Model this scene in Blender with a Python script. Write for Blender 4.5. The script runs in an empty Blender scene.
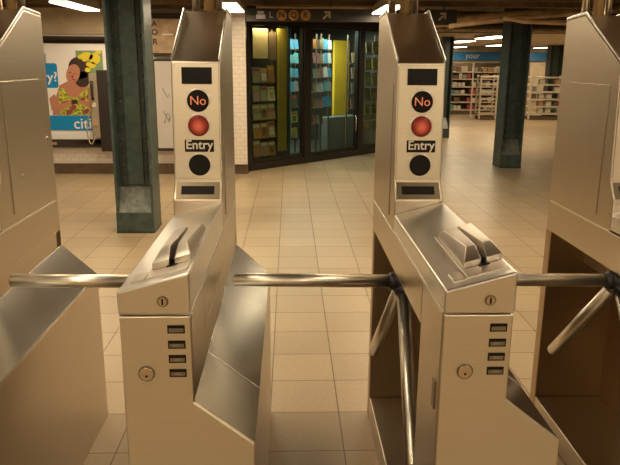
import bpy, bmesh, math, random
from mathutils import Vector, Matrix
from math import pi, sin, cos, radians
random.seed(7)
S = bpy.context.scene
COL = S.collection

# ------------------------------------------------------------------ camera, world, lights, exposure
PITCH, YAW, ROLL = radians(14.46), radians(1.84), radians(0.4)
fw = Vector((sin(YAW)*cos(PITCH), cos(YAW)*cos(PITCH), -sin(PITCH)))
rt = Vector((cos(YAW), -sin(YAW), 0)); up = rt.cross(fw)
r_ = rt*cos(ROLL) + up*sin(ROLL); u_ = -rt*sin(ROLL) + up*cos(ROLL)
cd = bpy.data.cameras.new('camera'); cam = bpy.data.objects.new('camera', cd); COL.objects.link(cam)
cam.matrix_world = Matrix(((r_.x, u_.x, -fw.x, 0), (r_.y, u_.y, -fw.y, 0), (r_.z, u_.z, -fw.z, 1.49), (0, 0, 0, 1)))
cd.sensor_width = 36; cd.lens = 36*665/620; cd.clip_start = 0.02
S.camera = cam
w = bpy.data.worlds.new('world'); S.world = w; w.use_nodes = True
w.node_tree.nodes['Background'].inputs[0].default_value = (1, .78, .5, 1)
w.node_tree.nodes['Background'].inputs[1].default_value = 0.15
S.view_settings.view_transform = 'Standard'; S.view_settings.look = 'None'
S.view_settings.exposure = 0.42; S.view_settings.gamma = 1; S.view_settings.use_curve_mapping = False

WARM = (1.0, .76, .48)
LAMP_W = 9.0            # watts of one 1.2 m fluorescent fixture
def area(name, loc, sx, sy, power, col=WARM, rot=(0, 0, 0)):
    l = bpy.data.lights.new(name, 'AREA'); l.shape = 'RECTANGLE'; l.size = sx; l.size_y = sy
    l.energy = power; l.color = col
    o = bpy.data.objects.new(name, l); o.location = loc; o.rotation_euler = rot; COL.objects.link(o); return o

# ------------------------------------------------------------------ materials
M = {}
def mat(name, col=(.5, .5, .5), rough=.5, metal=0, emit=None, estr=0, noise=0, nscale=8, bump=0, spec=.5, coat=0):
    m = bpy.data.materials.new(name); m.use_nodes = True; nt = m.node_tree; b = nt.nodes['Principled BSDF']
    b.inputs['Base Color'].default_value = (*col, 1); b.inputs['Roughness'].default_value = rough
    b.inputs['Metallic'].default_value = metal; b.inputs['Specular IOR Level'].default_value = spec
    if coat: b.inputs['Coat Weight'].default_value = coat
    if emit: b.inputs['Emission Color'].default_value = (*emit, 1); b.inputs['Emission Strength'].default_value = estr
    tc = nt.nodes.new('ShaderNodeTexCoord')
    if noise or bump:
        n = nt.nodes.new('ShaderNodeTexNoise'); n.inputs['Scale'].default_value = nscale; n.inputs['Detail'].default_value = 5
        nt.links.new(tc.outputs['Object'], n.inputs['Vector'])
        if noise:
            mx = nt.nodes.new('ShaderNodeMix'); mx.data_type = 'RGBA'
            mx.inputs[6].default_value = (*[c*(1-noise) for c in col], 1); mx.inputs[7].default_value = (*[min(1, c*(1+noise)) for c in col], 1)
            cr = nt.nodes.new('ShaderNodeMapRange'); cr.inputs[1].default_value = .3; cr.inputs[2].default_value = .7
            nt.links.new(n.outputs['Fac'], cr.inputs[0]); nt.links.new(cr.outputs[0], mx.inputs[0]); nt.links.new(mx.outputs[2], b.inputs['Base Color'])
        if bump:
            bp = nt.nodes.new('ShaderNodeBump'); bp.inputs['Strength'].default_value = bump; bp.inputs['Distance'].default_value = .01
            nt.links.new(n.outputs['Fac'], bp.inputs['Height']); nt.links.new(bp.outputs[0], b.inputs['Normal'])
    M[name] = m; return m

def steel(name, col, r0, r1, stretch, bump=.02):
    """brushed stainless steel: stretched grain, blotchy wear in the roughness"""
    m = mat(name, col, r0, 1.0); nt = m.node_tree; b = nt.nodes['Principled BSDF']; L = nt.links.new
    tc = nt.nodes.new('ShaderNodeTexCoord'); mp = nt.nodes.new('ShaderNodeMapping'); mp.inputs['Scale'].default_value = stretch
    L(tc.outputs['Object'], mp.inputs[0])
    n1 = nt.nodes.new('ShaderNodeTexNoise'); n1.inputs['Scale'].default_value = 1; n1.inputs['Detail'].default_value = 3; L(mp.outputs[0], n1.inputs['Vector'])
    n2 = nt.nodes.new('ShaderNodeTexNoise'); n2.inputs['Scale'].default_value = 3; n2.inputs['Detail'].default_value = 1.5; L(tc.outputs['Object'], n2.inputs['Vector'])
    mr = nt.nodes.new('ShaderNodeMapRange')
    mr.inputs[1].default_value = .2; mr.inputs[2].default_value = .8; mr.inputs[3].default_value = r0; mr.inputs[4].default_value = r1; L(n2.outputs['Fac'], mr.inputs[0]); L(mr.outputs[0], b.inputs['Roughness'])
    mx = nt.nodes.new('ShaderNodeMix'); mx.data_type = 'RGBA'
    mx.inputs[6].default_value = (*[c*.93 for c in col], 1); mx.inputs[7].default_value = (*[min(1, c*1.04) for c in col], 1)
    L(n1.outputs['Fac'], mx.inputs[0]); L(mx.outputs[2], b.inputs['Base Color'])
    return m
STEEL = (.66, .60, .50)
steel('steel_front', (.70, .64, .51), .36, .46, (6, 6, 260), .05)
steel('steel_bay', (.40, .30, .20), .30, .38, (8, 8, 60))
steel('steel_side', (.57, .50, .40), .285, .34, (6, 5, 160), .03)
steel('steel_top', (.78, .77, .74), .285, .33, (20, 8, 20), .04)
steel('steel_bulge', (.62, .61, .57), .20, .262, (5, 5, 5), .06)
steel('steel_arm', (.76, .72, .64), .31, .33, (3, 3, 3), .02)
steel('steel_reader', (.66, .61, .54), .30, .38, (60, 60, 60), .03)
mat('black_cast', (.012, .012, .014), .35)
mat('black_glass', (.008, .007, .006), .3, spec=.12)
mat('black_plate', (.012, .009, .007), .4, spec=.15)
mat('black_mesh', (.014, .013, .010), .6, noise=.5, nscale=400, spec=.12)
mat('lamp_black', (.010, .007, .006), .4, spec=.15)
mat('orange_glow', (.55, .16, .07), .5, emit=(1, .30, .12), estr=.30)
mat('white_letter', (.72, .66, .55), .5)
mat('red_lens', (.42, .03, .02), .25, emit=(.9, .06, .03), estr=.16, coat=.4)
def lens_glow(name, cx, cy, cz, col, core, r):
    m = mat(name, col, .35); nt = m.node_tree; b = nt.nodes['Principled BSDF']; L = nt.links.new; b.inputs['Specular IOR Level'].default_value = .2
    tc = nt.nodes.new('ShaderNodeTexCoord'); vd = nt.nodes.new('ShaderNodeVectorMath'); vd.operation = 'DISTANCE'; vd.inputs[1].default_value = (cx, cy, cz)
    L(tc.outputs['Object'], vd.inputs[0]); mr = nt.nodes.new('ShaderNodeMapRange'); mr.interpolation_type = 'SMOOTHSTEP'; mr.inputs[1].default_value = 0; mr.inputs[2].default_value = r
    mr.inputs[3].default_value = .36; mr.inputs[4].default_value = .02; L(vd.outputs['Value'], mr.inputs[0]); L(mr.outputs[0], b.inputs['Emission Strength'])
    b.inputs['Emission Color'].default_value = (*core, 1)
lens_glow('red_glow', .083-.145, 2.13-1.99+.0113-.018, 1.287, (.20, .014, .012), (1, .20, .08), .030)
mat('red_core', (.9, .3, .15), .3, emit=(1, .22, .1), estr=.45)
mat('slot_dark', (.010, .008, .006), .5, spec=.15)
mat('slot_trim', (.20, .16, .10), .38, metal=.6)
mat('counter_face', (.17, .13, .08), .4)
mat('counter_digit', (.36, .30, .2), .5)
mat('lock_metal', (.62, .52, .38), .25, metal=1)
mat('green_paint', (.052, .080, .073), .38, noise=.35, nscale=14, bump=.5)
mat('green_dark', (.030, .043, .038), .42, noise=.4, nscale=14, bump=.5)
mat('gusset_worn', (.17, .19, .17), .35, noise=.35, nscale=22)
mat('brown_ceiling', (.15, .10, .06), .8, noise=.5, nscale=2.5)
mat('brown_beam', (.155, .095, .045), .7, noise=.35, nscale=5)
mat('pipe_brown', (.50, .35, .19), .55, noise=.35, nscale=6)
mat('pipe_dark', (.075, .045, .022), .6, noise=.3, nscale=6)
mat('trim_brass', (.35, .22, .09), .5)
mat('cream_wall', (.50, .40, .27), .6, noise=.12, nscale=6)
mat('base_brown', (.115, .072, .04), .5, noise=.25, nscale=9)
mat('bronze_frame', (.020, .015, .010), .4)
mat('lamp_housing', (.45, .38, .28), .5)
mat('lamp_diffuser', (.9, .85, .75), .4, emit=(1, .86, .62), estr=5)
mat('white_print', (.86, .85, .84), .45)
mat('poster_frame', (.028, .018, .014), .4)
mat('skin', (.50, .22, .14), .5); mat('hair', (.045, .022, .02), .5)
mat('flower', (.75, .62, .03), .5); mat('leafgreen', (.20, .32, .16), .5)
mat('dress', (.40, .42, .05), .5, noise=.9, nscale=30); mat('dress_red', (.32, .05, .06), .5)
mat('citi_blue', (.0, .26, .62), .4); mat('citi_white', (.85, .85, .9), .4); mat('pale_grey', (.42, .40, .40), .5)
mat('citi_red', (.6, .05, .04), .4)
mat('phone_steel', (.42, .36, .28), .45, metal=.6)
mat('phone_black', (.02, .013, .011), .45); mat('cord', (.5, .4, .25), .4, metal=.6)
mat('board_white', (.52, .49, .46), .5, noise=.05, nscale=3); mat('ink', (.12, .11, .12), .6)
mat('map_tan', (.46, .33, .21), .6, noise=.35, nscale=7); mat('map_dark', (.03, .018, .012), .6)
mat('sign_black', (.018, .014, .011), .5)
mat('sign_orange', (.36, .17, .03), .5); mat('sign_letter', (.40, .33, .22), .5)
mat('fascia_blue', (.01, .11, .27), .45); mat('fascia_letter', (.35, .40, .45), .5)
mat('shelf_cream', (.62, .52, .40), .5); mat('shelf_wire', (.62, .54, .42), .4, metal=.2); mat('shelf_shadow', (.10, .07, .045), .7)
mat('prod_white', (.62, .56, .46), .5); mat('prod_red', (.45, .06, .05), .5); mat('prod_tan', (.42, .28, .14), .5)
mat('prod_brown', (.16, .09, .05), .5); mat('prod_blue', (.08, .28, .42), .5); mat('prod_teal', (.12, .34, .34), .5)
mat('prod_grey', (.30, .29, .27), .5); mat('prod_yellow', (.55, .42, .05), .5); mat('prod_green', (.10, .16, .06), .5)
mat('prod_orange', (.5, .18, .04), .5); mat('prod_black', (.03, .025, .025), .5); mat('prod_pink', (.45, .20, .16), .5)
mat('yellow_panel', (.85, .50, .03), .45, noise=.1, nscale=4); mat('yellow_dim', (.34, .22, .03), .5, noise=.15, nscale=4)
mat('kiosk_wall', (.14, .20, .18), .6); mat('counter_grey', (.17, .20, .17), .5)
mat('kiosk_dark', (.035, .035, .025), .6)

def glass(name, tint, gloss=.08):
    m = bpy.data.materials.new(name); m.use_nodes = True; nt = m.node_tree; nt.nodes.clear(); L = nt.links.new
    o = nt.nodes.new('ShaderNodeOutputMaterial'); t = nt.nodes.new('ShaderNodeBsdfTransparent'); t.inputs[0].default_value = (*tint, 1)
    g = nt.nodes.new('ShaderNodeBsdfGlossy'); g.inputs['Roughness'].default_value = .05; g.inputs[0].default_value = (.8, .8, .8, 1)
    lf = nt.nodes.new('ShaderNodeLayerWeight'); lf.inputs[0].default_value = .5
    pw = nt.nodes.new('ShaderNodeMath'); pw.operation = 'POWER'; L(lf.outputs['Facing'], pw.inputs[0]); pw.inputs[1].default_value = 3
    lw = nt.nodes.new('ShaderNodeMapRange'); lw.inputs[3].default_value = .03; lw.inputs[4].default_value = .6; L(pw.outputs[0], lw.inputs[0])
    mx = nt.nodes.new('ShaderNodeMixShader'); L(lw.outputs[0], mx.inputs[0]); L(t.outputs[0], mx.inputs[1]); L(g.outputs[0], mx.inputs[2]); L(mx.outputs[0], o.inputs[0])
    M[name] = m
glass('shop_glass', (.72, .80, .72))

def tiles_floor():
    m = mat('floor_tile', (.5, .4, .28), .34); nt = m.node_tree; b = nt.nodes['Principled BSDF']; L = nt.links.new
    tc = nt.nodes.new('ShaderNodeTexCoord'); sep = nt.nodes.new('ShaderNodeSeparateXYZ'); L(tc.outputs['Object'], sep.inputs[0])
    def math(op, a, bb=None):
        n = nt.nodes.new('ShaderNodeMath'); n.operation = op
        for i, v in enumerate((a, bb)):
            if v is None: continue
            if isinstance(v, (int, float)): n.inputs[i].default_value = v
            else: L(v, n.inputs[i])
        return n.outputs[0]
    T = .2985
    def grout(sock, off):
        a = math('DIVIDE', math('SUBTRACT', sock, off), T); fr = math('FRACT', a); d = math('MINIMUM', fr, math('SUBTRACT', 1.0, fr))
        return a, math('LESS_THAN', d, .0085)
    ax, gx = grout(sep.outputs[0], -.083 - T*200); ay, gy = grout(sep.outputs[1], 2.325 - T*200)
    g = math('MAXIMUM', gx, gy)
    cb = nt.nodes.new('ShaderNodeCombineXYZ'); L(math('FLOOR', ax), cb.inputs[0]); L(math('FLOOR', ay), cb.inputs[1])
    wn = nt.nodes.new('ShaderNodeTexWhiteNoise'); L(cb.outputs[0], wn.inputs[0])
    n1 = nt.nodes.new('ShaderNodeTexNoise'); n1.inputs['Scale'].default_value = 60; n1.inputs['Detail'].default_value = 6; L(tc.outputs['Object'], n1.inputs['Vector'])
    n2 = nt.nodes.new('ShaderNodeTexNoise'); n2.inputs['Scale'].default_value = 1.3; n2.inputs['Detail'].default_value = 4; L(tc.outputs['Object'], n2.inputs['Vector'])
    v = math('ADD', math('MULTIPLY', wn.outputs[0], .22), math('ADD', math('MULTIPLY', n1.outputs['Fac'], .55), math('MULTIPLY', n2.outputs['Fac'], .5)))
    mr = nt.nodes.new('ShaderNodeMapRange'); mr.inputs[1].default_value = .35; mr.inputs[2].default_value = .95; L(v, mr.inputs[0])
    mx = nt.nodes.new('ShaderNodeMix'); mx.data_type = 'RGBA'; mx.inputs[6].default_value = (.36, .27, .165, 1); mx.inputs[7].default_value = (.52, .405, .255, 1); L(mr.outputs[0], mx.inputs[0])
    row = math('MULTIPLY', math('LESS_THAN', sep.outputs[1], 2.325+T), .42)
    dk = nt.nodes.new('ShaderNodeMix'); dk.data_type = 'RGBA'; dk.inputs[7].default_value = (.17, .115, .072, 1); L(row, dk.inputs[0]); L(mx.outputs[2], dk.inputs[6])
    m2 = nt.nodes.new('ShaderNodeMix'); m2.data_type = 'RGBA'; m2.inputs[7].default_value = (.13, .08, .045, 1); L(dk.outputs[2], m2.inputs[6]); L(g, m2.inputs[0]); L(m2.outputs[2], b.inputs['Base Color'])
    mr2 = nt.nodes.new('ShaderNodeMapRange'); mr2.inputs[3].default_value = .26; mr2.inputs[4].default_value = .5; L(n2.outputs['Fac'], mr2.inputs[0]); L(mr2.outputs[0], b.inputs['Roughness'])
    bp = nt.nodes.new('ShaderNodeBump'); bp.invert = True; bp.inputs['Strength'].default_value = .5; bp.inputs['Distance'].default_value = .003; L(g, bp.inputs['Height']); L(bp.outputs[0], b.inputs['Normal'])
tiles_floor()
def tiles_wall(name, c1, c2, mortar, bw=.2, bh=.075):
    m = mat(name, c1, .3); nt = m.node_tree; b = nt.nodes['Principled BSDF']; L = nt.links.new
    tc = nt.nodes.new('ShaderNodeTexCoord'); sp = nt.nodes.new('ShaderNodeSeparateXYZ'); L(tc.outputs['Object'], sp.inputs[0])
    ad = nt.nodes.new('ShaderNodeMath'); ad.operation = 'ADD'; L(sp.outputs[0], ad.inputs[0]); L(sp.outputs[1], ad.inputs[1])
    cb = nt.nodes.new('ShaderNodeCombineXYZ'); L(ad.outputs[0], cb.inputs[0]); L(sp.outputs[2], cb.inputs[1])
    br = nt.nodes.new('ShaderNodeTexBrick'); br.inputs['Scale'].default_value = 1; br.inputs['Brick Width'].default_value = bw; br.inputs['Row Height'].default_value = bh
    br.inputs['Mortar Size'].default_value = .004; br.inputs['Color1'].default_value = (*c1, 1); br.inputs['Color2'].default_value = (*c2, 1); br.inputs['Mortar'].default_value = (*mortar, 1)
    L(cb.outputs[0], br.inputs['Vector']); L(br.outputs['Color'], b.inputs['Base Color'])
tiles_wall('tile_white', (.76, .69, .60), (.73, .66, .57), (.60, .53, .45), .11, .055)
tiles_wall('tile_cream', (.66, .57, .44), (.62, .53, .40), (.36, .28, .2))

# ------------------------------------------------------------------ mesh builder
class MB:
    def __init__(s, off=(0, 0, 0)): s.bm = bmesh.new(); s.off = Vector(off)
    def quadmesh(s, vs, fs):
        v = [s.bm.verts.new(Vector(p)) for p in vs]
        for f in fs:
            try: s.bm.faces.new([v[i] for i in f])
            except ValueError: pass
        return s
    def box(s, x0, x1, y0, y1, z0, z1):
        vs = [(x, y, z) for z in (z0, z1) for x, y in ((x0, y0), (x1, y0), (x1, y1), (x0, y1))]
        return s.quadmesh(vs, [(3, 2, 1, 0), (4, 5, 6, 7), (0, 1, 5, 4), (1, 2, 6, 5), (2, 3, 7, 6), (3, 0, 4, 7)])
    def prism(s, poly, axis, a, b):
        """poly in the other two axes (in order), extruded along axis from a to b"""
        def P(p, t):
            return {'x': (t, p[0], p[1]), 'y': (p[0], t, p[1]), 'z': (p[0], p[1], t)}[axis]
        n = len(poly); vs = [P(p, a) for p in poly] + [P(p, b) for p in poly]
        fs = [tuple(range(n))[::-1], tuple(range(n, 2*n))] + [(i, (i+1) % n, n+(i+1) % n, n+i) for i in range(n)]
        return s.quadmesh(vs, fs)
    def tube(s, pts, r, seg=16, cap=True):
        pts = [Vector(p) for p in pts]; rings = []
        for i, p in enumerate(pts):
            d = (pts[min(i+1, len(pts)-1)] - pts[max(i-1, 0)]).normalized()
            a = d.cross(Vector((0, 0, 1))) if abs(d.z) < .95 else d.cross(Vector((1, 0, 0)))
            a.normalize(); b = d.cross(a); rr = r[i] if isinstance(r, (list, tuple)) else r
            rings.append([s.bm.verts.new(p + rr*(cos(2*pi*k/seg)*a + sin(2*pi*k/seg)*b)) for k in range(seg)])
        for A, B in zip(rings, rings[1:]):
            for k in range(seg): 
                f = s.bm.faces.new((A[k], A[(k+1) % seg], B[(k+1) % seg], B[k])); f.smooth = True
        if cap: s.bm.faces.new(rings[0][::-1]); s.bm.faces.new(rings[-1])
        return s
    def ball(s, c, r, seg=16, sc=(1, 1, 1)):
        m = Matrix.Translation(c) @ Matrix.Diagonal((r*sc[0], r*sc[1], r*sc[2], 1))
        g = bmesh.ops.create_uvsphere(s.bm, u_segments=seg, v_segments=seg//2+2, radius=1, matrix=m)
        for v in g['verts']:
            for f in v.link_faces: f.smooth = True
        return s
    def build(s, name, material, parent=None, bevel=0, seg=2, kind=None, base=None):
        """links ONE mesh object; vertices are given in the thing's own frame"""
        bmesh.ops.remove_doubles(s.bm, verts=s.bm.verts[:], dist=1e-6)
        bmesh.ops.recalc_face_normals(s.bm, faces=s.bm.faces[:])
        if base is not None:
            for v in s.bm.verts: v.co -= Vector(base)
        for v in s.bm.verts: v.co -= s.off
        me = bpy.data.meshes.new(name); s.bm.to_mesh(me); s.bm.free()
        me.materials.append(M[material] if isinstance(material, str) else material)
        o = bpy.data.objects.new(name, me); COL.objects.link(o)
        if base is not None: o.location = base
        if parent: o.parent = parent
        if bevel:
            md = o.modifiers.new('bevel', 'BEVEL'); md.width = bevel; md.segments = seg; md.limit_method = 'ANGLE'; md.angle_limit = radians(35)
            for p in me.polygons: p.use_smooth = True
            wn = o.modifiers.new('wn', 'WEIGHTED_NORMAL'); wn.keep_sharp = True
        if kind: o['kind'] = kind
        return o
def tag(o, label, cat, group=None, kind=None):
    o['label'] = label; o['category'] = cat
    if group: o['group'] = group
    if kind: o['kind'] = kind
    return o
def empty(name, loc, label, cat, group=None, rz=0):
    o = bpy.data.objects.new(name, None); o.empty_display_size = .1; COL.objects.link(o)
    o.location = loc; o.rotation_euler = (0, 0, rz); return tag(o, label, cat, group)
def dup(root, loc, label):
    def rec(o, par):
        c = o.copy(); COL.objects.link(c); c.parent = par
        for ch in o.children: rec(ch, c)
        return c
    r = rec(root, None); r.location = loc; r['label'] = label; return r
def text(name, body, size, loc, rot, material, parent, bold=.0, ext=.001, align='CENTER'):
    cu = bpy.data.curves.new(name, 'FONT'); cu.body = body; cu.size = size; cu.align_x = align; cu.align_y = 'CENTER'
    cu.extrude = ext; cu.offset = bold; cu.resolution_u = 3
    t = bpy.data.objects.new(name+'_tmp', cu); COL.objects.link(t)
    dg = bpy.context.evaluated_depsgraph_get(); me = bpy.data.meshes.new_from_object(t.evaluated_get(dg))
    bpy.data.objects.remove(t); me.name = name
    me.materials.clear(); me.materials.append(M[material])
    o = bpy.data.objects.new(name, me); COL.objects.link(o); o.parent = parent; o.location = loc; o.rotation_euler = rot
    return o
def struct(name, mb, material, **k): return mb.build(name, material, kind='structure', **k)
def disc(mb, c, r, y0, y1, n=32, sx=1):
    return mb.prism([(c[0]+sx*r*cos(2*pi*i/n), c[1]+r*sin(2*pi*i/n)) for i in range(n)], 'y', y0, y1)

# ------------------------------------------------------------------ setting
CZ = 2.25
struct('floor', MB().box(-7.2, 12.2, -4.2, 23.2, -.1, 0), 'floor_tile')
struct('ceiling', MB().box(-7.2, 12.2, -4.2, 23.2, CZ, CZ+.1), 'brown_ceiling')
struct('wall_front', MB().box(-7.2, -.56, 8.97, 9.12, .14, 1.80), 'tile_white')
struct('baseboard_front', MB().box(-7.0, -.56, 8.955, 9.12, 0, .14), 'base_brown')
struct('trim_1', MB().box(-7.0, -.72, 8.94, 9.12, 1.80, 2.12), 'cream_wall')
struct('trim_2', MB().box(-7.0, -.55, 8.90, 9.12, 2.12, CZ), 'brown_beam')
struct('trim_3', MB().box(-.76, -.56, 8.90, 9.12, .14, 2.12), 'tile_white')
struct('wall_left', MB().box(-7.2, -7.0, -4.2, 9.1, 0, CZ), 'tile_cream')
struct('wall_back', MB().box(-7.0, 12.0, -4.2, -4.0, 0, CZ), 'tile_cream')
struct('wall_right', MB().box(12.0, 12.2, -4.2, 23.2, 0, CZ), 'tile_cream')
struct('wall_far', MB().box(2.3, 12.0, 23, 23.2, 0, CZ), 'cream_wall')
struct('wall_right_partition', MB().box(3.85, 12.0, 7.4, 7.6, 0, 1.97), 'base_brown')
# ceiling beams across and along
for i, y in enumerate((-1.45, 0.5, 2.4, 6.3, 8.75)):
    struct('trim_%d' % (4+i), MB().box(-7, 12, y-.06, y+.06, 2.16, CZ), 'brown_beam')
struct('trim_9', MB().box(2.3, 12, 11.3, 11.42, 1.955, CZ), 'brown_beam')
struct('ceiling_far', MB().box(2.3, 12, 11.42, 23, 1.97, CZ), 'cream_wall')

# ------------------------------------------------------------------ fluorescent fixtures
FIX = None
def fixture(loc, label, power=LAMP_W, group='fluorescent ceiling fixtures'):
    global FIX
    if FIX is None:
        r = empty('fluorescent_light', loc, label, 'ceiling light', group)
        MB().prism([(-.10, -.10), (.10, -.10), (.07, 0), (-.07, 0)], 'y', -.6, .6).build('housing', 'lamp_housing', r)
        MB().box(-.095, .095, -.59, .59, -.118, -.1005).build('diffuser', 'lamp_diffuser', r, bevel=.006)
        FIX = r
    else: r = dup(FIX, loc, label)
    area('fluorescent_lamp', (loc[0], loc[1], loc[2]-.125), .18, 1.1, power)
    return r
ROWS = {-2.33: 'left', -.63: 'middle', 1.08: 'right', 2.9: 'far right'}
# the four bays seen at the top edge come first
fixture((-2.33, 7.75, 2.16), 'long glowing ceiling light above the bank poster', LAMP_W*1.7)
fixture((-.63, 7.75, 2.16), 'glowing ceiling light peeking out right of the left tower top', LAMP_W*1.5)
fixture((1.10, 7.85, 2.16), 'glowing ceiling light at the end of the black platform sign, left of the right tower', LAMP_W*1.3)
for y in (5.2, 3.4, 1.5, -.5, -2.4):
    for x in (-4.4, -2.33, -.63, 1.10, 2.9, 4.8):
        fixture((x, y, 2.16), 'fluorescent ceiling light outside the photo, in the concourse rows', LAMP_W*{5.2: 1.15, 3.4: .9, 1.5: .25, -.5: .9, -2.4: 1.55}[y]*(1 if y > 4 or y < -1 or abs(x) < 1.5 else .4))  # unseen fixtures; the row behind the camera is boosted to brighten the steel fronts

# ------------------------------------------------------------------ TURNSTILE (local x 0..0.29 across, y,z as in the lane)
BX, BY = .145, 1.99
def T(): return MB((BX, BY, 0))
W, WB, YF, YB = .155, .29, 1.36, 2.62
def make_turnstile(loc, label):
    t = empty('turnstile', loc, label, 'turnstile', 'stainless steel turnstiles in the fare row')
    def P(mb, name, m, par=t, **k): return mb.build(name, m, par, **k)
    # tower and upper body, one folded steel skin
    prof = [(1.60, .83), (YB, .83), (YB, 1.645), (2.455, 1.655), (2.154, 1.487), (2.13, 1.112), (2.092, 1.058), (2.092, .954), (1.60, .954)]
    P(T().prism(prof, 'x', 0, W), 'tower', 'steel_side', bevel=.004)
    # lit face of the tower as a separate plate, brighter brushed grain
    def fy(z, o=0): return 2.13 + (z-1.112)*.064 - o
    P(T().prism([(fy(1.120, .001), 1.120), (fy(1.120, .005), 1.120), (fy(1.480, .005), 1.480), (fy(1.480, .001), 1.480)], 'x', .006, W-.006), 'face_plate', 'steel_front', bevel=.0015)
    # bright flanges along the sloping head
    for x in (0, W-.006):
        P(T().prism([(2.151, 1.489), (2.149, 1.497), (2.452, 1.667), (2.62, 1.656), (2.62, 1.646), (2.456, 1.656)], 'x', x, x+.006), 'edge_flange', 'steel_top', bevel=.0028, seg=3)
    # lower front column + flared front panel
    P(T().box(0, W, YF+.012, 1.60, .0, .954), 'front_column', 'steel_side', bevel=.003)
    P(T().prism([(0, 0), (WB, 0), (WB, .638), (W, .745), (W, .952), (0, .952)], 'y', YF, YF+.012), 'front_panel', 'steel_front', bevel=.004)
    # right side skin above the fairing
    P(T().box(W-.006, W, 1.60, YB, .70, .832), 'side_skin', 'steel_side')
    # fairing: sloping top in two sheets, outer wall
    P(T().prism([(W, .745), (WB, .636), (WB, .629), (W, .737)], 'y', YF+.010, 1.625), 'fairing_front_sheet', 'steel_bulge')
    P(T().quadmesh([(W, 1.628, .747), (WB, 1.628, .640), (WB, YB, .640), (W+.0, YB, .765), (W, 1.628, .737), (WB, 1.628, .630), (WB, YB, .630), (W, YB, .755)],
        [(0, 1, 2, 3), (7, 6, 5, 4), (0, 4, 5, 1), (1, 5, 6, 2), (2, 6, 7, 3), (3, 7, 4, 0)]), 'fairing_top', 'steel_bulge', bevel=.002)
    P(T().box(WB-.006, WB, YF+.012, YB, 0, .634), 'fairing_side', 'steel_side', bevel=.002)
    # back panel and rear post of the open bay
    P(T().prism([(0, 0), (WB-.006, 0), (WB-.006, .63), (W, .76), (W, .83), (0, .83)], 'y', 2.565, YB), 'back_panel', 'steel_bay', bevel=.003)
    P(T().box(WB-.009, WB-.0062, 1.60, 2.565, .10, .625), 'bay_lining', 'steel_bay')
    # plinth shelf
    P(T().box(0, WB-.006, 1.60, 2.565, .0, .10), 'plinth_shelf', 'steel_side', bevel=.006)
    # side seam and service panel
    P(T().box(-.0025, 0, 2.20, 2.53, .985, 1.42), 'service_panel', 'steel_side', bevel=.001)
    P(T().box(W, W+.0025, 2.20, 2.53, .985, 1.42), 'service_panel', 'steel_side', bevel=.001)
    P(T().box(-.002, 0, 1.372, 2.60, .948, .953), 'seam_strip', 'steel_top')
    P(T().box(W, W+.002, 1.372, 2.60, .948, .953), 'seam_strip', 'steel_top')
    for yz in ((2.56, 1.2), (2.3, 1.1)):
        P(T().tube([(W, yz[0], yz[1]), (W+.004, yz[0], yz[1])], .006, 10), 'bolt', 'lock_metal')
    P(T().box(-.003, 0, 1.40, 1.425, .70, .77), 'latch_plate', 'slot_trim')
    # console hood, top leaning down to the left
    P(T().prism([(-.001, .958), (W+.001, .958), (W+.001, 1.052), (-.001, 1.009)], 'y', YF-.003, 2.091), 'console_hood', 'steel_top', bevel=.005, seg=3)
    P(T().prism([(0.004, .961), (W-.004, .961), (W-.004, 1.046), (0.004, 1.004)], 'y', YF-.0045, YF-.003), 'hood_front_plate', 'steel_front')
    def pz(x): return 1.009 + .2745*x
    def q(x, y, h): return (x, y, pz(x)+h)
    def slab(mb, x0, x1, y0, y1, h0, h1, i=0):
        vs = [q(x0, y0, h0), q(x1, y0, h0), q(x1, y1, h0), q(x0, y1, h0), q(x0+i, y0+i, h1), q(x1-i, y0+i, h1), q(x1-i, y1-i, h1), q(x0+i, y1-i, h1)]
        return mb.quadmesh(vs, [(3, 2, 1, 0), (4, 5, 6, 7), (0, 1, 5, 4), (1, 2, 6, 5), (2, 3, 7, 6), (3, 0, 4, 7)])
    rd = P(slab(T(), .056, .147, 1.392, 1.74, 0, .004), 'card_reader', 'steel_reader', bevel=.001)
    P(slab(T(), .024, .053, 1.386, 1.44, 0, .005), 'reader_end_plate', 'steel_reader', bevel=.001)
    for x0, x1, i0, i1, s0, s1 in ((.060, .099, .015, .003, 0, .0052), (.111, .147, .003, .014, -.0052, 0)):
        m = T(); y0, y1 = 1.446, 1.72
        vs = [q(x0, y0, .004), q(x1, y0, .004), q(x1+s1, y1, .004), q(x0+s0, y1, .004),
              q(x0, y0, .019), q(x1, y0, .019), q(x1+s1, y1, .014), q(x0+s0, y1, .014),
              q(x0+i0, y0+.045, .041), q(x1-i1, y0+.045, .041), q(x1+s1-i1*.4, y1-.02, .030), q(x0+s0+i0*.6, y1-.02, .030)]
        fs = [(3, 2, 1, 0)] + [(a+k, a+(k+1) % 4, a+4+(k+1) % 4, a+4+k) for a in (0, 4) for k in range(4)] + [(8, 9, 10, 11)]
        P(m.quadmesh(vs, fs), 'reader_rail', 'steel_reader', rd, bevel=.0018)
    P(slab(T(), .100, .110, 1.46, 1.60, .004, .014), 'swipe_groove', 'slot_dark', rd)
    P(slab(T(), .093, .117, 1.436, 1.458, .004, .0055), 'reader_throat', 'slot_dark', rd)
    # tower face furniture
    d = P(T().prism([(fy(1.418, .0055), 1.418), (fy(1.418, .008), 1.418), (fy(1.469, .008), 1.469), (fy(1.469, .0055), 1.469)], 'x', .034, .128), 'display_window', 'black_glass')
    def lens(name, z, r, m, o=.008):
        return P(disc(T(), (.083, z), r, fy(z, o), fy(z, .0045)), name, m, bevel=.001)
    for z in (1.366, 1.289, 1.165):
        P(disc(T(), (.083, z), .0385, fy(z, .0065), fy(z, .0045)), 'lens_bezel', 'steel_top', bevel=.001)
    no = lens('no_lamp', 1.366, .0345, 'lamp_black')
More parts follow.
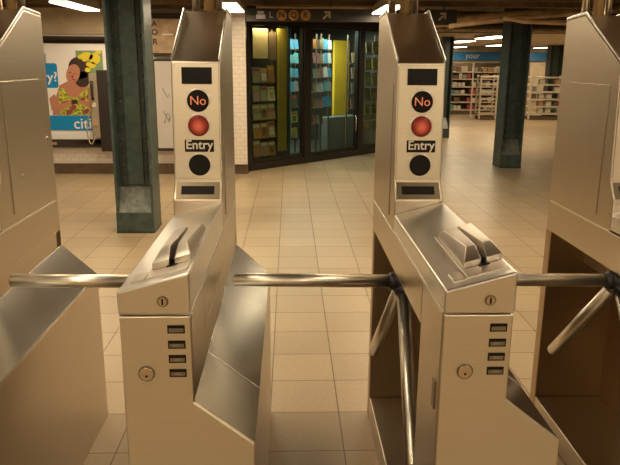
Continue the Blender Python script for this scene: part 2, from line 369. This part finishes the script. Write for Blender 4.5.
    text('lamp_lettering', 'No', .040, (.083-BX, fy(1.366, .0088)-BY, 1.366), (pi/2, 0, 0), 'orange_glow', no, bold=-.0002)
    rl = P(T().ball((.083, fy(1.289, .006), 1.289), .0335, 24, (1, .35, 1)), 'stop_lamp', 'red_glow')
    en = P(T().prism([(fy(1.207, .0055), 1.207), (fy(1.207, .008), 1.207), (fy(1.245, .008), 1.245), (fy(1.245, .0055), 1.245)], 'x', .038, .130), 'entry_plate', 'black_plate')
    text('plate_lettering', 'Entry', .040, (.084-BX, fy(1.228, .0087)-BY, 1.2285), (pi/2, 0, 0), 'white_letter', en, bold=.0006)
    lens('speaker_lens', 1.165, .0345, 'black_mesh')
    # ticket slot on the kicked-out lip
    def sl(m, x0, x1, a, b, o):
        p0, p1 = (2.13, 1.112), (2.092, 1.058); n = (-.818, .576)
        L = lambda k, oo: (p0[0]+(p1[0]-p0[0])*k + n[0]*oo, p0[1]+(p1[1]-p0[1])*k + n[1]*oo)
        return m.prism([L(a, .0), L(a, o), L(b, o), L(b, .0)], 'x', x0, x1)
    st = P(sl(T(), .008, W-.008, .06, .96, .002), 'slot_panel', 'slot_trim')
    P(sl(T(), .024, .130, .28, .72, .003), 'ticket_slot', 'slot_dark', st)
    # front furniture
    for i, z in enumerate((.922, .886, .852, .818)):
        c = P(T().box(.104, .142, YF-.0015, YF, z-.010, z+.009), 'counter_window', 'slot_dark')
        P(T().box(.107, .139, YF-.0022, YF-.0015, z-.007, z+.002), 'counter_drum', 'counter_face', c)
        if i: text('digits', ('', '0417', '2869', '1553')[i], .0085, (.123-BX, YF-.0026-BY, z-.002), (pi/2, 0, 0), 'counter_digit', c, ext=.0003)
    lk = P(disc(T(), (.054, .817), .0185, YF-.004, YF), 'cabinet_lock', 'slot_trim', bevel=.001)
    P(disc(T(), (.054, .817), .0155, YF-.006, YF-.004), 'lock_barrel', 'lock_metal', lk, bevel=.001)
    P(disc(T(), (.054, .812), .003, YF-.0065, YF-.006, 12), 'keyhole', 'slot_dark', lk)
    hl = P(disc(T(), (.098, .988), .0125, YF-.008, YF-.0045), 'hood_lock', 'slot_trim', bevel=.001)
    P(disc(T(), (.098, .988), .009, YF-.0095, YF-.008), 'lock_barrel', 'lock_metal', hl)
    P(T().box(.096, .100, YF-.0102, YF-.0095, .981, .995), 'keyhole', 'slot_dark', hl)
    # tripod
    hb = Vector((.03, 2.05, .797)); D = [Vector((-1, 0, .012)), Vector((-.07, .66, -.75)), Vector((-.03, -.66, -.75))]
    m = T().ball(hb, .043, 20)
    m.tube([hb, hb+Vector((.10, 0, .05))], .045, 20)
    for dd in D:
        dn = dd.normalized(); m.tube([hb, hb+dn*.034, hb+dn*.046, hb+dn*.048], [.030, .030, .027, .024], 18)
    P(m, 'tripod_hub', 'black_cast')
    for dd, Lg in zip(D, (.55, .555, .575)):
        dn = dd.normalized(); a = hb+dn*.03; b = hb+dn*Lg
        P(T().tube([a, b-dn*.004, b-dn*.0015, b], [.0215, .0215, .0200, .0170], 28), 'tripod_arm', 'steel_arm')
    # conduits from the tower head up to the ceiling
    for x, r in ((.035, .014), (.082, .019), (.118, .012)):
        P(T().tube([(x, 2.54, 1.648), (x, 2.54, CZ-.003)], r, 16), 'conduit', 'trim_brass' if r > .015 else 'steel_side')
        P(T().tube([(x, 2.54, 1.645), (x, 2.54, 1.658)], r+.008, 16), 'conduit_collar', 'steel_side')
    return t
t0 = make_turnstile((-.37+BX, BY, 0), 'complete stainless turnstile left of centre, its tower before the white wall strip')
dup(t0, (.34+BX, BY, 0), 'complete stainless turnstile right of centre with black tripod hub beside its open lane')
dup(t0, (-1.075+BX, BY, 0), 'steel turnstile cut off at the left edge, showing its plain side and sloping fairing')
dup(t0, (1.055+BX, BY, 0), 'steel turnstile cut off at the right edge with dark open bay and two arms')

# ------------------------------------------------------------------ riveted steel columns
def column(loc, w_, dp, label, dark='green_dark'):
    t = empty('steel_column', loc, label, 'column', 'dark green riveted steel columns'); h = w_/2; H = CZ if loc[1] < 11.4 else 1.969
    MB().box(-h, -h+.022, -dp/2, dp/2, 0, H).build('flange', 'green_paint', t, bevel=.003)
    MB().box(h-.022, h, -dp/2, dp/2, 0, H).build('flange', 'green_paint', t, bevel=.003)
    MB().box(-h+.022, h-.022, -.012, .012, 0, H).build('web', 'green_paint', t)
    for sx in (-1, 1):
        a, b = sorted((sx*(h-.022), sx*(h-.095)))
        for sy in (-1, 1):
            y0, y1 = sorted((sy*.012, sy*.030))
            MB().box(a, b, y0, y1, .40, H-.001).build('angle_bar', dark, t, bevel=.002)
    MB().box(-h*.42, h*.42, -.042, -.012, .42, H-.001).build('cover_plate', 'green_paint', t, bevel=.003)
    m = MB()
    for sx in (-1, 1):
        z = .48
        while z < H-.05: m.ball((sx*(h-.062), -.032, z), .013, 8); z += .11
    r = m.build('rivets', 'green_paint', t); r['kind'] = 'stuff'
    MB().prism([(-dp/2+.004, 0), (0, 0), (0, .40), (-.012, .40), (-dp/2+.004, .185)], 'x', -h+.0222, h-.0222).build('gusset_fill', 'gusset_worn', t)
    MB().box(-h, h, -dp/2-.012, -dp/2, 0, .185).build('base_plate', 'green_paint', t, bevel=.003)
    MB().box(-h-.002, h+.002, -dp/2-.016, dp/2+.004, 0, .02).build('footing', 'green_dark', t)
    return t
column((-1.36, 5.93, 0), .33, .32, 'dark green riveted column with worn sloped base behind the left turnstiles')
column((3.215, 9.70, 0), .31, .34, 'dark column standing alone on the floor right of the right tower')
column((3.13, 13.6, 0), .22, .26, 'slim grey green column edge just right of the right turnstile tower')
column((7.55, 19.3, 0), .40, .30, 'far dark column behind the white racks by the right turnstile')

# ------------------------------------------------------------------ bank poster
t = empty('poster_display', (-2.75, 8.95, .36), 'framed bank advertisement with a woman reading her phone on the tiled wall', 'poster')
PO = (-2.75, 8.95, .36)
def PP(): return MB(PO)
fr = PP()
fr.box(-3.45, -2.02, 8.90, 8.969, 1.69, 1.775).box(-3.45, -2.02, 8.90, 8.969, .36, .465).box(-3.45, -3.38, 8.90, 8.969, .465, 1.69).box(-2.09, -2.02, 8.90, 8.969, .465, 1.69)
fr.build('frame', 'poster_frame', t, bevel=.004)
pr = PP().box(-3.379, -2.091, 8.925, 8.969, .466, 1.689).build('print', 'white_print', t)
def ell(name, c, rx, rz, m, lay, rot=0, n=24):
    pts = []
    for i in range(n):
        a = 2*pi*i/n; x = rx*cos(a); z = rz*sin(a); pts.append((c[0]+x*cos(rot)-z*sin(rot), c[1]+x*sin(rot)+z*cos(rot)))
    return PP().prism(pts, 'y', 8.925-.0015*lay, 8.9249).build(name, m, pr)
def pol(name, pts, m, lay): return PP().prism(pts, 'y', 8.925-.0015*lay, 8.9249).build(name, m, pr)
pol('printed_picture', [(-3.30, 1.30), (-3.12, 1.30), (-3.12, 1.56), (-3.30, 1.56)], 'pale_grey', 1)
pol('printed_painting', [(-2.74, 1.24), (-2.40, 1.24), (-2.40, 1.60), (-2.74, 1.60)], 'leafgreen', 1)
for c, rx, rz in (((-2.60, 1.53), .08, .05), ((-2.50, 1.50), .07, .07), ((-2.55, 1.42), .06, .04), ((-2.45, 1.58), .04, .02)): ell('printed_blossom', c, rx, rz, 'flower', 2)
pol('printed_body', [(-3.05, .98), (-2.98, 1.16), (-2.86, 1.22), (-2.66, 1.20), (-2.55, 1.12), (-2.50, .78), (-3.10, .78)], 'skin', 2)
pol('printed_dress', [(-3.00, 1.10), (-2.93, 1.13), (-2.86, 1.02), (-2.78, 1.00), (-2.66, 1.10), (-2.60, 1.16), (-2.57, .78), (-3.00, .78)], 'dress', 3)
for c in ((-2.93, .93), (-2.82, .88), (-2.70, .97), (-2.66, .83), (-2.60, 1.03), (-2.88, .82)): ell('printed_dress_flower', c, .045, .03, 'dress_red', 4, .6)
pol('printed_arm', [(-3.12, 1.0), (-3.05, 1.05), (-2.99, .92), (-2.84, .98), (-2.82, .93), (-3.02, .82), (-3.10, .84)], 'skin', 5)
pol('printed_arm', [(-2.56, 1.14), (-2.50, 1.02), (-2.56, .86), (-2.74, .93), (-2.74, .98), (-2.62, .96), (-2.62, 1.10)], 'skin', 5)
pol('printed_phone', [(-2.84, .97), (-2.76, .98), (-2.76, .93), (-2.84, .92)], 'hair', 6)
ell('printed_hair', (-2.71, 1.38), .135, .14, 'hair', 4)
ell('printed_hair', (-2.68, 1.24), .10, .10, 'hair', 4)
ell('printed_face', (-2.79, 1.31), .085, .125, 'skin', 5, -.35)
ell('printed_nose', (-2.80, 1.275), .014, .022, 'dress_red', 6)
ell('printed_lips', (-2.785, 1.235), .024, .009, 'dress_red', 6, -.3)
for x in (-2.825, -2.765): ell('printed_eye', (x, 1.315-(x+2.79)*.3), .016, .006, 'hair', 6)
for c in ((-2.63, 1.49), (-2.58, 1.43), (-2.68, 1.52), (-2.60, 1.36)): ell('printed_hair_flower', c, .035, .028, 'flower', 6)
pol('speech_bubble', [(-3.36, 1.13), (-3.01, 1.13), (-2.99, 1.15), (-2.99, 1.42), (-3.01, 1.44), (-3.36, 1.44)], 'citi_blue', 2)
pol('blue_band', [(-3.379, .585), (-2.091, .585), (-2.091, .775), (-3.379, .775)], 'citi_blue', 7)
def ptext(body, x, z, size, m='citi_white', al='CENTER'):
    return text('poster_lettering', body, size, (x-PO[0], 8.925-.0125-PO[1], z-PO[2]), (pi/2, 0, 0), m, pr, bold=.002, align=al)
ptext('ry?', -3.09, 1.265, .17)
ptext('citi', -2.835, .668, .20, 'citi_white', 'LEFT'); ptext('bi', -2.545, .668, .19, 'pale_grey', 'LEFT')
PP().box(-3.20, -3.07, 8.897, 8.8999, .395, .43).build('maker_label', 'prod_tan', t)

# ------------------------------------------------------------------ payphone beside the poster
t = empty('payphone', (-2.40, 8.78, .33), 'payphone with steel face and dangling cord between poster and green column', 'payphone')
o_ = (-2.40, 8.78, .33)
MB(o_).box(-2.44, -2.25, 8.72, 8.90, .33, 1.36).build('side_shell', 'phone_black', t, bevel=.006)
MB(o_).box(-2.545, -2.441, 8.74, 8.90, .50, 1.32).build('face_plate', 'phone_steel', t, bevel=.006)
h = MB(o_).tube([(-2.50, 8.70, 1.00), (-2.50, 8.685, 1.04), (-2.50, 8.685, 1.18), (-2.50, 8.70, 1.22)], [.022, .016, .016, .024], 12).build('handset', 'phone_black', t)
MB(o_).box(-2.525, -2.475, 8.72, 8.7399, .90, .96).build('coin_plate', 'white_letter', t, bevel=.003)
MB(o_).box(-2.53, -2.46, 8.72, 8.7399, .66, .74).build('coin_return', 'prod_tan', t, bevel=.003)
pts = []
for i in range(25):
    a = i/24; pts.append((-2.50-.10*sin(pi*a), 8.705, 1.0-.58*sin(pi*a*.5) if a < .6 else 1.0-.58*sin(pi*.3)-.10*sin((a-.6)/.4*pi)))
MB(o_).tube(pts, .008, 8).build('cord', 'cord', t)

# ------------------------------------------------------------------ white board and lettered panel right of the column
o_ = (-1.45, 8.8, .36)
t = empty('notice_board', o_, 'tall pale board with dark frame and pen scribbles between column and left tower', 'board')
MB(o_).box(-1.775, -1.06, 8.80, 8.955, .33, 1.50).build('frame', 'map_dark', t, bevel=.004)
bd = MB(o_).box(-1.715, -1.10, 8.785, 8.7999, .37, 1.475).build('board_face', 'board_white', t)
for k, (x, z) in enumerate(((-1.60, 1.07), (-1.60, .78))):
    MB(o_).tube([(x-.03, 8.782, z+.07), (x+.02, 8.782, z-.02), (x+.03, 8.782, z-.05), (x+.06, 8.782, z-.01)], .0035, 6).build('scribble', 'ink', bd)
MB(o_).tube([(-1.62, 8.782, .70), (-1.58, 8.782, .83), (-1.54, 8.782, .78), (-1.56, 8.782, .71)], .0035, 6).build('scribble', 'ink', bd)
o_ = (-1.45, 8.8, 1.6)
t = empty('lettered_panel', o_, 'tan panel with upright dark letters hanging above the pale board', 'sign')
MB(o_).box(-1.775, -1.04, 8.80, 8.935, 1.555, 2.06).build('panel_back', 'map_dark', t)
pf = MB(o_).box(-1.735, -1.06, 8.785, 8.7999, 1.575, 1.99).build('panel_face', 'map_tan', t)
for ch, z in (('A', 1.93), ('O', 1.825), ('R', 1.71)):
    text('panel_letter', ch, .10, (-1.69-o_[0], 8.783-o_[1], z-o_[2]), (pi/2, 0, 0), 'map_dark', pf, bold=.002)
MB(o_).box(-1.60, -1.46, 8.782, 8.7849, 1.795, 1.81).build('panel_line', 'white_print', pf)

# ------------------------------------------------------------------ hanging direction signs
def yface(o_, mb): return mb
o_ = (.4, 8.5, 1.95)
t = empty('direction_sign', o_, 'long black overhead sign with orange train letters and an arrow above the shop', 'sign')
sb = MB(o_).box(-.52, 1.62, 8.50, 8.56, 1.955, 2.105).build('sign_board', 'sign_black', t, bevel=.003)
MB(o_).box(-.40, 1.66, 8.47, 8.55, 2.1055, 2.125).build('top_rail', 'trim_brass', t)
for x in (-.3, .5, 1.4): MB(o_).tube([(x, 8.53, 2.1255), (x, 8.53, CZ-.003)], .01, 8).build('hanger_rod', 'pipe_dark', t)
for ch, x in (('N', -.09), ('Q', .055), ('R', .20)):
    dd = disc(MB(o_), (x, 2.028), .062, 8.495, 8.4999).build('route_bullet', 'sign_orange', sb)
    text('route_letter', ch, .095, (x-o_[0], 8.4938-o_[1], 2.028-o_[2]), (pi/2, 0, 0), 'sign_black', dd, bold=.002)
def arrow(mb, cx, cz, r, y):
    a = r*.30; s7 = .7071
    def rr(u, v): return (cx + (u-v)*s7*r, cz + (u+v)*s7*r)
    mb.prism([rr(-1, -.2), rr(.2, -.2), rr(.2, -.2+0), rr(.2, .2), rr(-1, .2)], 'y', y, y+.003)
    return mb.prism([rr(1.0, 0), rr(.15, .85), rr(-.1, .6), rr(.45, 0), rr(-.1, -.6), rr(.15, -.85)], 'y', y, y+.003)
arrow(MB(o_), .46, 2.032, .062, 8.4965).build('arrow', 'sign_letter', sb)
MB(o_).box(-.40, -.29, 8.496, 8.4999, 1.985, 2.035).box(-.385, -.305, 8.496, 8.4999, 2.042, 2.072).build('station_pictogram', 'pale_grey', sb)
text('small_lettering', 'L', .10, (-.22-o_[0], 8.4965-o_[1], 2.028-o_[2]), (pi/2, 0, 0), 'pale_grey', sb)
o_ = (1.92, 8.5, 1.93)
t = empty('direction_sign', o_, 'small black overhead arrow sign just right of the right tower top', 'sign')
sb = MB(o_).box(1.66, 2.06, 8.50, 8.56, 1.93, 2.11).build('sign_board', 'sign_black', t, bevel=.003)
arrow(MB(o_), 1.88, 2.03, .062, 8.4965).build('arrow', 'sign_letter', sb)
MB(o_).tube([(1.9, 8.53, 2.11), (1.9, 8.53, CZ-.003)], .01, 8).build('hanger_rod', 'pipe_dark', t)

# ------------------------------------------------------------------ shop front (runs diagonally from A to B) and its stock
A = Vector((-.56, 9.21, 0)); B = Vector((1.40, 11.13, 0)); dv = (B-A).normalized(); nv = Vector((-dv.y, dv.x, 0))   # nv points into the shop
ang = math.atan2(dv.y, dv.x)
SF = Matrix.Translation(A) @ Matrix.Rotation(ang, 4, 'Z')
def sfb(name, m, s0, s1, d0, d1, z0, z1, parent=None, kind=None, bevel=0, base=False):
    c = ((s0+s1)/2, (d0+d1)/2, z0)
    o = MB().box(s0-c[0], s1-c[0], d0-c[1], d1-c[1], 0, z1-z0).build(name, m, parent, bevel=bevel)
    mw = SF @ Matrix.Translation(c)
    if parent is None: o.matrix_world = mw
    else: o.matrix_world = mw if parent.type != 'X' else mw; o.matrix_parent_inverse = parent.matrix_world.inverted()
    if kind: o['kind'] = kind
    return o
def sft(name, c, label, cat, group=None):
    o = empty(name, (0, 0, 0), label, cat, group); o.matrix_world = SF @ Matrix.Translation(c); return o
LEN = 3.35
struct_z = 1.99
sfb('trim_20', 'bronze_frame', -.02, LEN, -.02, .08, struct_z, CZ, kind='structure')
sfb('trim_21', 'bronze_frame', -.02, LEN, -.03, .08, 0, .10, kind='structure')
bays = [(.03, 1.08, 'window_1'), (1.21, 2.32, 'door_1'), (2.44, 3.30, 'window_2')]
posts = [(-.03, .03), (1.08, 1.21), (2.32, 2.44), (3.30, 3.35)]
for i, (a, b) in enumerate(posts): sfb('trim_%d' % (22+i), 'bronze_frame', a, b, -.03, .08, .10, struct_z, kind='structure')
for a, b, nm in bays:
    g = sfb(nm, 'shop_glass', a, b, .02, .03, .10, struct_z, kind='structure')
    fr_ = MB()
    hh = struct_z-.10; ww = (b-a)/2
    fr_.box(-ww, ww, -.028, -.006, 0, .05).box(-ww, ww, -.028, -.006, hh-.04, hh).box(-ww, -ww+.022, -.028, -.006, .05, hh-.04).box(ww-.022, ww, -.028, -.006, .05, hh-.04)
    f = fr_.build('window_frame' if nm[0] == 'w' else 'door_frame', 'bronze_frame', g)
    if nm == 'door_1':
        MB().tube([(ww-.08, -.07, .30), (ww-.08, -.07, .55)], .012, 10).build('door_handle', 'lock_metal', g)
# interior shell
sfb('wall_shop', 'kiosk_wall', -.1, LEN, 2.55, 2.65, 0, CZ, kind='structure')
sfb('wall_shop_left', 'kiosk_dark', -.14, -.04, .10, 2.65, 0, CZ, kind='structure')
sfb('wall_shop_right', 'kiosk_dark', LEN, LEN+.1, -.03, 2.65, 0, CZ, kind='structure')
sfb('floor_shop', 'kiosk_dark', -.04, LEN, .08, 2.55, 0, .012, kind='structure')
sfb('wall_shop_divider', 'kiosk_dark', .88, .92, .12, 1.4, .012, 2.24, kind='structure')
lp = SF @ Vector((1.9, 1.2, CZ-.12))
t = empty('shop_light', lp, 'bright cool lamp inside the shop behind the glass door', 'ceiling light')
MB().ball((0, 0, 0), .10, 16, (1.4, .8, .6)).build('globe', mat('cool_glow', (.9, .95, 1), .3, emit=(.75, .95, 1), estr=6), t)
area('shop_lamp_and_fill', SF @ Vector((2.2, .45, 2.0)), 1.6, .3, 26, (.88, .96, 1.0), (0, 0, ang))  # fill light without a fitting, added to brighten the racks
area('shop_lamp_and_fill', lp - Vector((0, 0, .10)), .5, .3, 40, (.88, .96, 1.0))
lp2 = SF @ Vector((.45, .105, 1.97)); area('window_fill', lp2, .5, .05, 12.0, (1, .8, .5), (0, 0, ang))  # added fill behind the glass, no real fitting; brightens the magazines
# magazines on tiered wire racks
def rack(c, w_, name, label, levels, z0=.15, z1=1.9):
    t = sft(name, c, label, 'rack')
    m = MB()
    for sx in (-1, 1): m.box(sx*w_/2-.01, sx*w_/2+.01, .03, .05, 0, z1)
    m.build('upright', 'prod_brown', t)
    for z in levels: MB().box(-w_/2, w_/2, -.04, .03, z-.012, z).build('tier', 'prod_brown', t)
    return t
GCOL = {'warm': ['prod_orange', 'prod_tan', 'prod_tan', 'prod_white', 'prod_brown', 'prod_pink', 'prod_pink', 'prod_grey', 'prod_tan'],
        'cool': ['prod_teal', 'prod_blue', 'prod_white', 'prod_grey', 'prod_blue'], 'yel': ['prod_yellow', 'prod_green', 'prod_brown', 'prod_tan', 'prod_yellow']}
NAMES = {'prod_orange': 'orange', 'prod_tan': 'tan', 'prod_red': 'red', 'prod_white': 'white', 'prod_brown': 'brown', 'prod_pink': 'pink', 'prod_grey': 'grey', 'prod_green': 'dark green', 'prod_black': 'black', 'prod_teal': 'teal', 'prod_blue': 'blue', 'prod_yellow': 'yellow'}
def stock(name, cat, cs, d, levels, ww, hh, pal, where, thick=.012, tilt=.12, group=None):
    for li, z in enumerate(levels):
        for c in cs:
            mm = random.choice(GCOL[pal]); h_ = hh*random.uniform(.82, 1); w_ = ww*random.uniform(.86, 1)
            o = MB().box(-w_/2, w_/2, -thick/2, thick/2, 0, h_).build(name, mm)
            if name == 'magazine':
                other = random.choice([k for k in GCOL[pal] if k != mm])
                p = MB().box(-w_*.32, w_*.32, -thick/2-.001, -thick/2-.0002, h_*.12, h_*.62).build('cover_picture', other, o)
                p = MB().box(-w_*.42, w_*.42, -thick/2-.001, -thick/2-.0002, h_*.74, h_*.90).build('cover_title', random.choice(['prod_white', 'prod_yellow', 'prod_red']), o)
            o.matrix_world = SF @ Matrix.Translation((c, d, z+.004)) @ Matrix.Rotation(-tilt, 4, 'X')
            tag(o, '%s %s %s' % (NAMES[mm], name, where), cat, group)
LV = [.14, .40, .66, .92, 1.18]
rack((.45, .20, .012), .44, 'magazine_rack', 'magazine rack in the shop window by the white wall strip', LV)
stock('magazine', 'magazine', (.305, .45, .595), .165, [z+.012 for z in LV], .145, .235, 'warm', 'in the left shop window rack', group='magazines in the left shop window')
o = sfb('paper_poster', 'prod_tan', .22, .50, .13, .137, 1.52, 1.92); tag(o, 'pale brown paper poster high in the left shop window', 'poster')
o = sfb('paper_poster', 'prod_brown', .52, .66, .13, .137, 1.50, 1.88); tag(o, 'narrow brown poster high in the left shop window', 'poster')
o = sfb('yellow_banner', 'yellow_dim', .69, .86, .13, .15, .20, 1.93); tag(o, 'dim yellow vertical banner behind the left shop glass', 'banner')
rack((1.88, .50, .012), .30, 'goods_rack', 'slim beige rack behind the left side of the shop door glass', [.5, .75, 1.0, 1.22, 1.44, 1.66])
stock('packet', 'packet', (1.80, 1.88, 1.96), .455, [.512, .762, 1.012, 1.232, 1.452, 1.672], .075, .16, 'warm', 'on the slim rack behind the shop door', group='packets on the slim rack behind the shop door')
rack((1.62, .85, .012), .34, 'goods_rack', 'rack of packets seen through the narrow shop pane', [.25, .50, .75, 1.0, 1.22, 1.44, 1.66])
stock('packet', 'packet', (1.52, 1.64, 1.74), .81, [1.012, 1.232, 1.452, 1.672], .10, .16, 'cool', 'seen through the narrow shop pane', group='packets behind the narrow shop pane')
stock('magazine', 'magazine', (1.52, 1.70), .81, [.262, .512, .762], .15, .20, 'yel', 'low behind the narrow shop pane', group='magazines low behind the narrow shop pane')
rack((2.22, .64, .012), .30, 'goods_rack', 'rack of blue packets in the middle of the shop', [.75, 1.0, 1.22, 1.44, 1.66])
stock('packet', 'packet', (2.13, 2.22, 2.31), .60, [.762, 1.012, 1.232, 1.452, 1.672], .08, .17, 'cool', 'on the blue rack inside the shop', group='blue packets inside the shop')
o = sfb('partition_board', 'yellow_panel', 2.90, 3.28, 1.02, 1.07, .45, 1.84); tag(o, 'bright yellow board standing inside the shop', 'board')
o = sfb('shop_counter', 'counter_grey', 2.42, 3.25, .72, .94, .012, .56, bevel=.01); tag(o, 'low grey green counter behind the shop door glass', 'counter')
rack((2.76, .46, .012), .26, 'goods_rack', 'rack of dark trinkets beside the yellow shop panel', [.7, .95, 1.2, 1.45])
stock('packet', 'packet', (2.69, 2.76, 2.83), .42, [.712, .962, 1.212, 1.462], .062, .19, 'warm', 'on the dark rack beside the yellow shop panel', group='packets beside the yellow panel')
rack((2.80, .22, .012), .5, 'magazine_rack', 'magazine rack behind the last shop pane', [.35, .6, .85, 1.1, 1.35, 1.6])
stock('magazine', 'magazine', (2.62, 2.80, 2.98), .18, [.362, .612, .862, 1.112, 1.362, 1.612], .15, .21, 'yel', 'behind the last shop pane', group='magazines behind the last shop pane')

# ------------------------------------------------------------------ pipes under the ceiling
def pipe(pts, r, m, label):
    c = Vector(pts[0]); o = MB(c).tube(pts, r, 14).build('ceiling_pipe', m); o.location = c; return tag(o, label, 'pipe')
pipe([(1.75, 8.9, 1.95), (2.6, 9.0, 2.06), (4.2, 9.1, 2.20)], .055, 'pipe_brown', 'thick brown pipe rising to the right above the far column')
pipe([(1.9, 8.2, 1.90), (2.5, 8.25, 1.985), (3.4, 8.3, 2.06), (4.4, 8.4, 2.18)], .028, 'pipe_brown', 'thin brown pipe crossing below the thick pipe')
pipe([(2.45, 7.9, 1.985), (2.7, 7.9, 1.945), (3.2, 7.9, 1.93), (4.6, 7.95, 1.90)], .026, 'pipe_brown', 'brown pipe bending right above the lone column')
pipe([(1.4, 9.6, 2.13), (6, 9.7, 2.10)], .05, 'pipe_dark', 'dark pipe running level beneath the ceiling at right')
pipe([(2.0, 10.6, 2.02), (7, 10.8, 2.03)], .04, 'pipe_dark', 'dark pipe running level behind the lone column')
pipe([(2.2, 11.2, 2.01), (8, 11.22, 1.99)], .045, 'pipe_brown', 'brown pipe running level in front of the shopping hall lights')
pipe([(2.3, 10.1, 2.0), (3.6, 10.2, 2.14), (6, 10.3, 2.19)], .035, 'pipe_brown', 'brown pipe sloping up behind the lone column head')
pipe([(-7, 7.1, 2.10), (-.9, 7.0, 2.13), (6, 7.0, 2.14)], .05, 'pipe_dark', 'long dark pipe spanning the concourse ceiling')

# ------------------------------------------------------------------ shopping hall beyond
struct('trim_30', MB().box(2.3, 12, 21.4, 21.5, 0, 1.97), 'cream_wall')
t = empty('store_fascia', (7, 21.3, 1.54), 'blue shop sign band with pale lettering over the far white shelves', 'sign')
bb = MB((7, 21.3, 1.54)).box(4.15, 12, 21.30, 21.3999, 1.54, 1.80).build('fascia_board', 'fascia_blue', t)
text('fascia_lettering', 'your', .24, (5.72-7, 21.297-21.3, 1.68-1.54), (pi/2, 0, 0), 'fascia_letter', bb, bold=.004)
for x in (4.95, 6.75, 8.6):
    o = MB((x, 21.2, 0)).box(x-.04, x+.04, 21.16, 21.24, 0, 1.969).build('slim_post', 'shelf_cream'); o.location = (x, 21.2, 0)
    tag(o, 'slim cream post standing before the blue shop band, %s' % {4.95: 'nearest the right tower', 6.75: 'left of the lone column', 8.6: 'hidden right of the lone column'}[x], 'post')
def shelving(loc, x0, x1, zs, label, depth=.4):
    t = empty('shelf_unit', loc, label, 'shelf', 'white store shelves'); mx_ = x1-x0
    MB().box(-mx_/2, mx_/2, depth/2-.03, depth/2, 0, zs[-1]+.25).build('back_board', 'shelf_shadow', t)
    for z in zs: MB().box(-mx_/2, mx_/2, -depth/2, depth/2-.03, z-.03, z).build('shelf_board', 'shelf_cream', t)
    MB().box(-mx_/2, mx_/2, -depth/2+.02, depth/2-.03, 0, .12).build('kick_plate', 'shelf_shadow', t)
    for k in range(4):
        x = -mx_/2+.02 + k*(mx_-.04)/3; MB().box(x-.02, x+.02, -depth/2-.01, -depth/2+.015, 0, zs[-1]+.25).build('upright', 'shelf_wire', t)
    return t
ZS = [.14, .36, .58, .80, 1.02, 1.22]
shelving((5.75, 19.9, 0), 4.5, 7.0, ZS, 'long white store shelf between right tower and lone column')
for zi, z in enumerate(ZS[:-1] + [1.22]):
    x = 4.58
    while x < 6.9:
        w_ = random.uniform(.10, .20); h_ = random.uniform(.10, .15)
        if random.random() > .22:
            mm = 'prod_red' if 5.05 < x < 5.3 else random.choice(['prod_white', 'prod_white', 'prod_tan', 'prod_brown', 'prod_grey', 'prod_white'])
            if x < 4.72: mm = 'prod_teal'
            o = MB().box(-w_/2+.01, w_/2-.01, -.08, .08, 0, h_).build('box', mm); o.location = (x+w_/2, 19.83, z+.002)
            tag(o, '%s box of goods on the long far store shelf' % NAMES[mm], 'box', 'boxes on the far store shelf')
        x += w_
def wire_rack(loc, w_, h_, n, label, d_=.35):
    t = empty('wire_rack', loc, label, 'rack')
    for sx in (-1, 1):
        for y in (-d_/2, d_/2): MB().box(sx*w_/2-.02, sx*w_/2+.02, y-.02, y+.02, .02, h_).build('upright', 'shelf_wire', t)
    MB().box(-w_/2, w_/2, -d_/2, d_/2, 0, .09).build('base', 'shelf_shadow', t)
    for i in range(n):
        z = .16 + i*(h_-.2)/(n-1); MB().box(-w_/2, w_/2, -d_/2-.01, d_/2, z-.02, z+.015).build('shelf_board', 'shelf_wire', t)
    return t
wire_rack((5.28, 18.0, 0), .44, 1.16, 6, 'narrow open white rack standing left of the lone column')
wire_rack((6.85, 18.0, 0), .9, 1.15, 6, 'wide open white rack between lone column and right turnstile')
wire_rack((7.85, 18.2, 0), .9, 1.15, 6, 'open white rack half hidden behind the right turnstile tower')
for x, n in ((6.85, 4), (7.85, 4)):
    for i in range(5):
        for k in range(n):
            z = .178 + i*(1.15-.2)/5
            if random.random() < .3: continue
            mm = random.choice(['prod_white', 'prod_tan', 'prod_brown', 'prod_white', 'prod_grey'])
            o = MB().box(-.07, .07, -.07, .07, 0, .12).build('box', mm); o.location = (x-.32+k*.21, 18.0 if x < 7 else 18.2, z)
            tag(o, '%s box of goods on the open racks right of the lone column' % NAMES[mm], 'box', 'boxes on the open racks')
# hall lights, set under the low hall ceiling
def hall_light(loc, label, power=22, L_=1.3):
    t = empty('ceiling_panel_light', loc, label, 'ceiling light', 'hall ceiling lights')
    MB().box(-.17, .17, -L_/2, L_/2, -.05, 0).build('housing', 'lamp_housing', t)
    MB().box(-.155, .155, -L_/2+.02, L_/2-.02, -.062, -.0505).build('diffuser', 'lamp_diffuser', t)
    area('hall_lamp', (loc[0], loc[1], loc[2]-.07), .3, L_-.1, power, (1, .78, .48))
hall_light((3.70, 14.8, 1.969), 'hall light nearest the slim column beside the right tower')
hall_light((4.95, 20.3, 1.969), 'farther hall light just above the left end of the blue band', 17)
hall_light((3.62, 12.2, 1.969), 'long hall light touching the left side of the lone column', 14)
hall_light((5.45, 17.8, 1.969), 'second hall light behind the lone column top', 14)
hall_light((7.6, 20.2, 1.969), 'small far hall light right of the lone column', 12)
for x, y in ((7.5, 15.5), (9.6, 18.5), (7.0, 12.6)): hall_light((x, y, 1.969), 'hall light outside the photo')
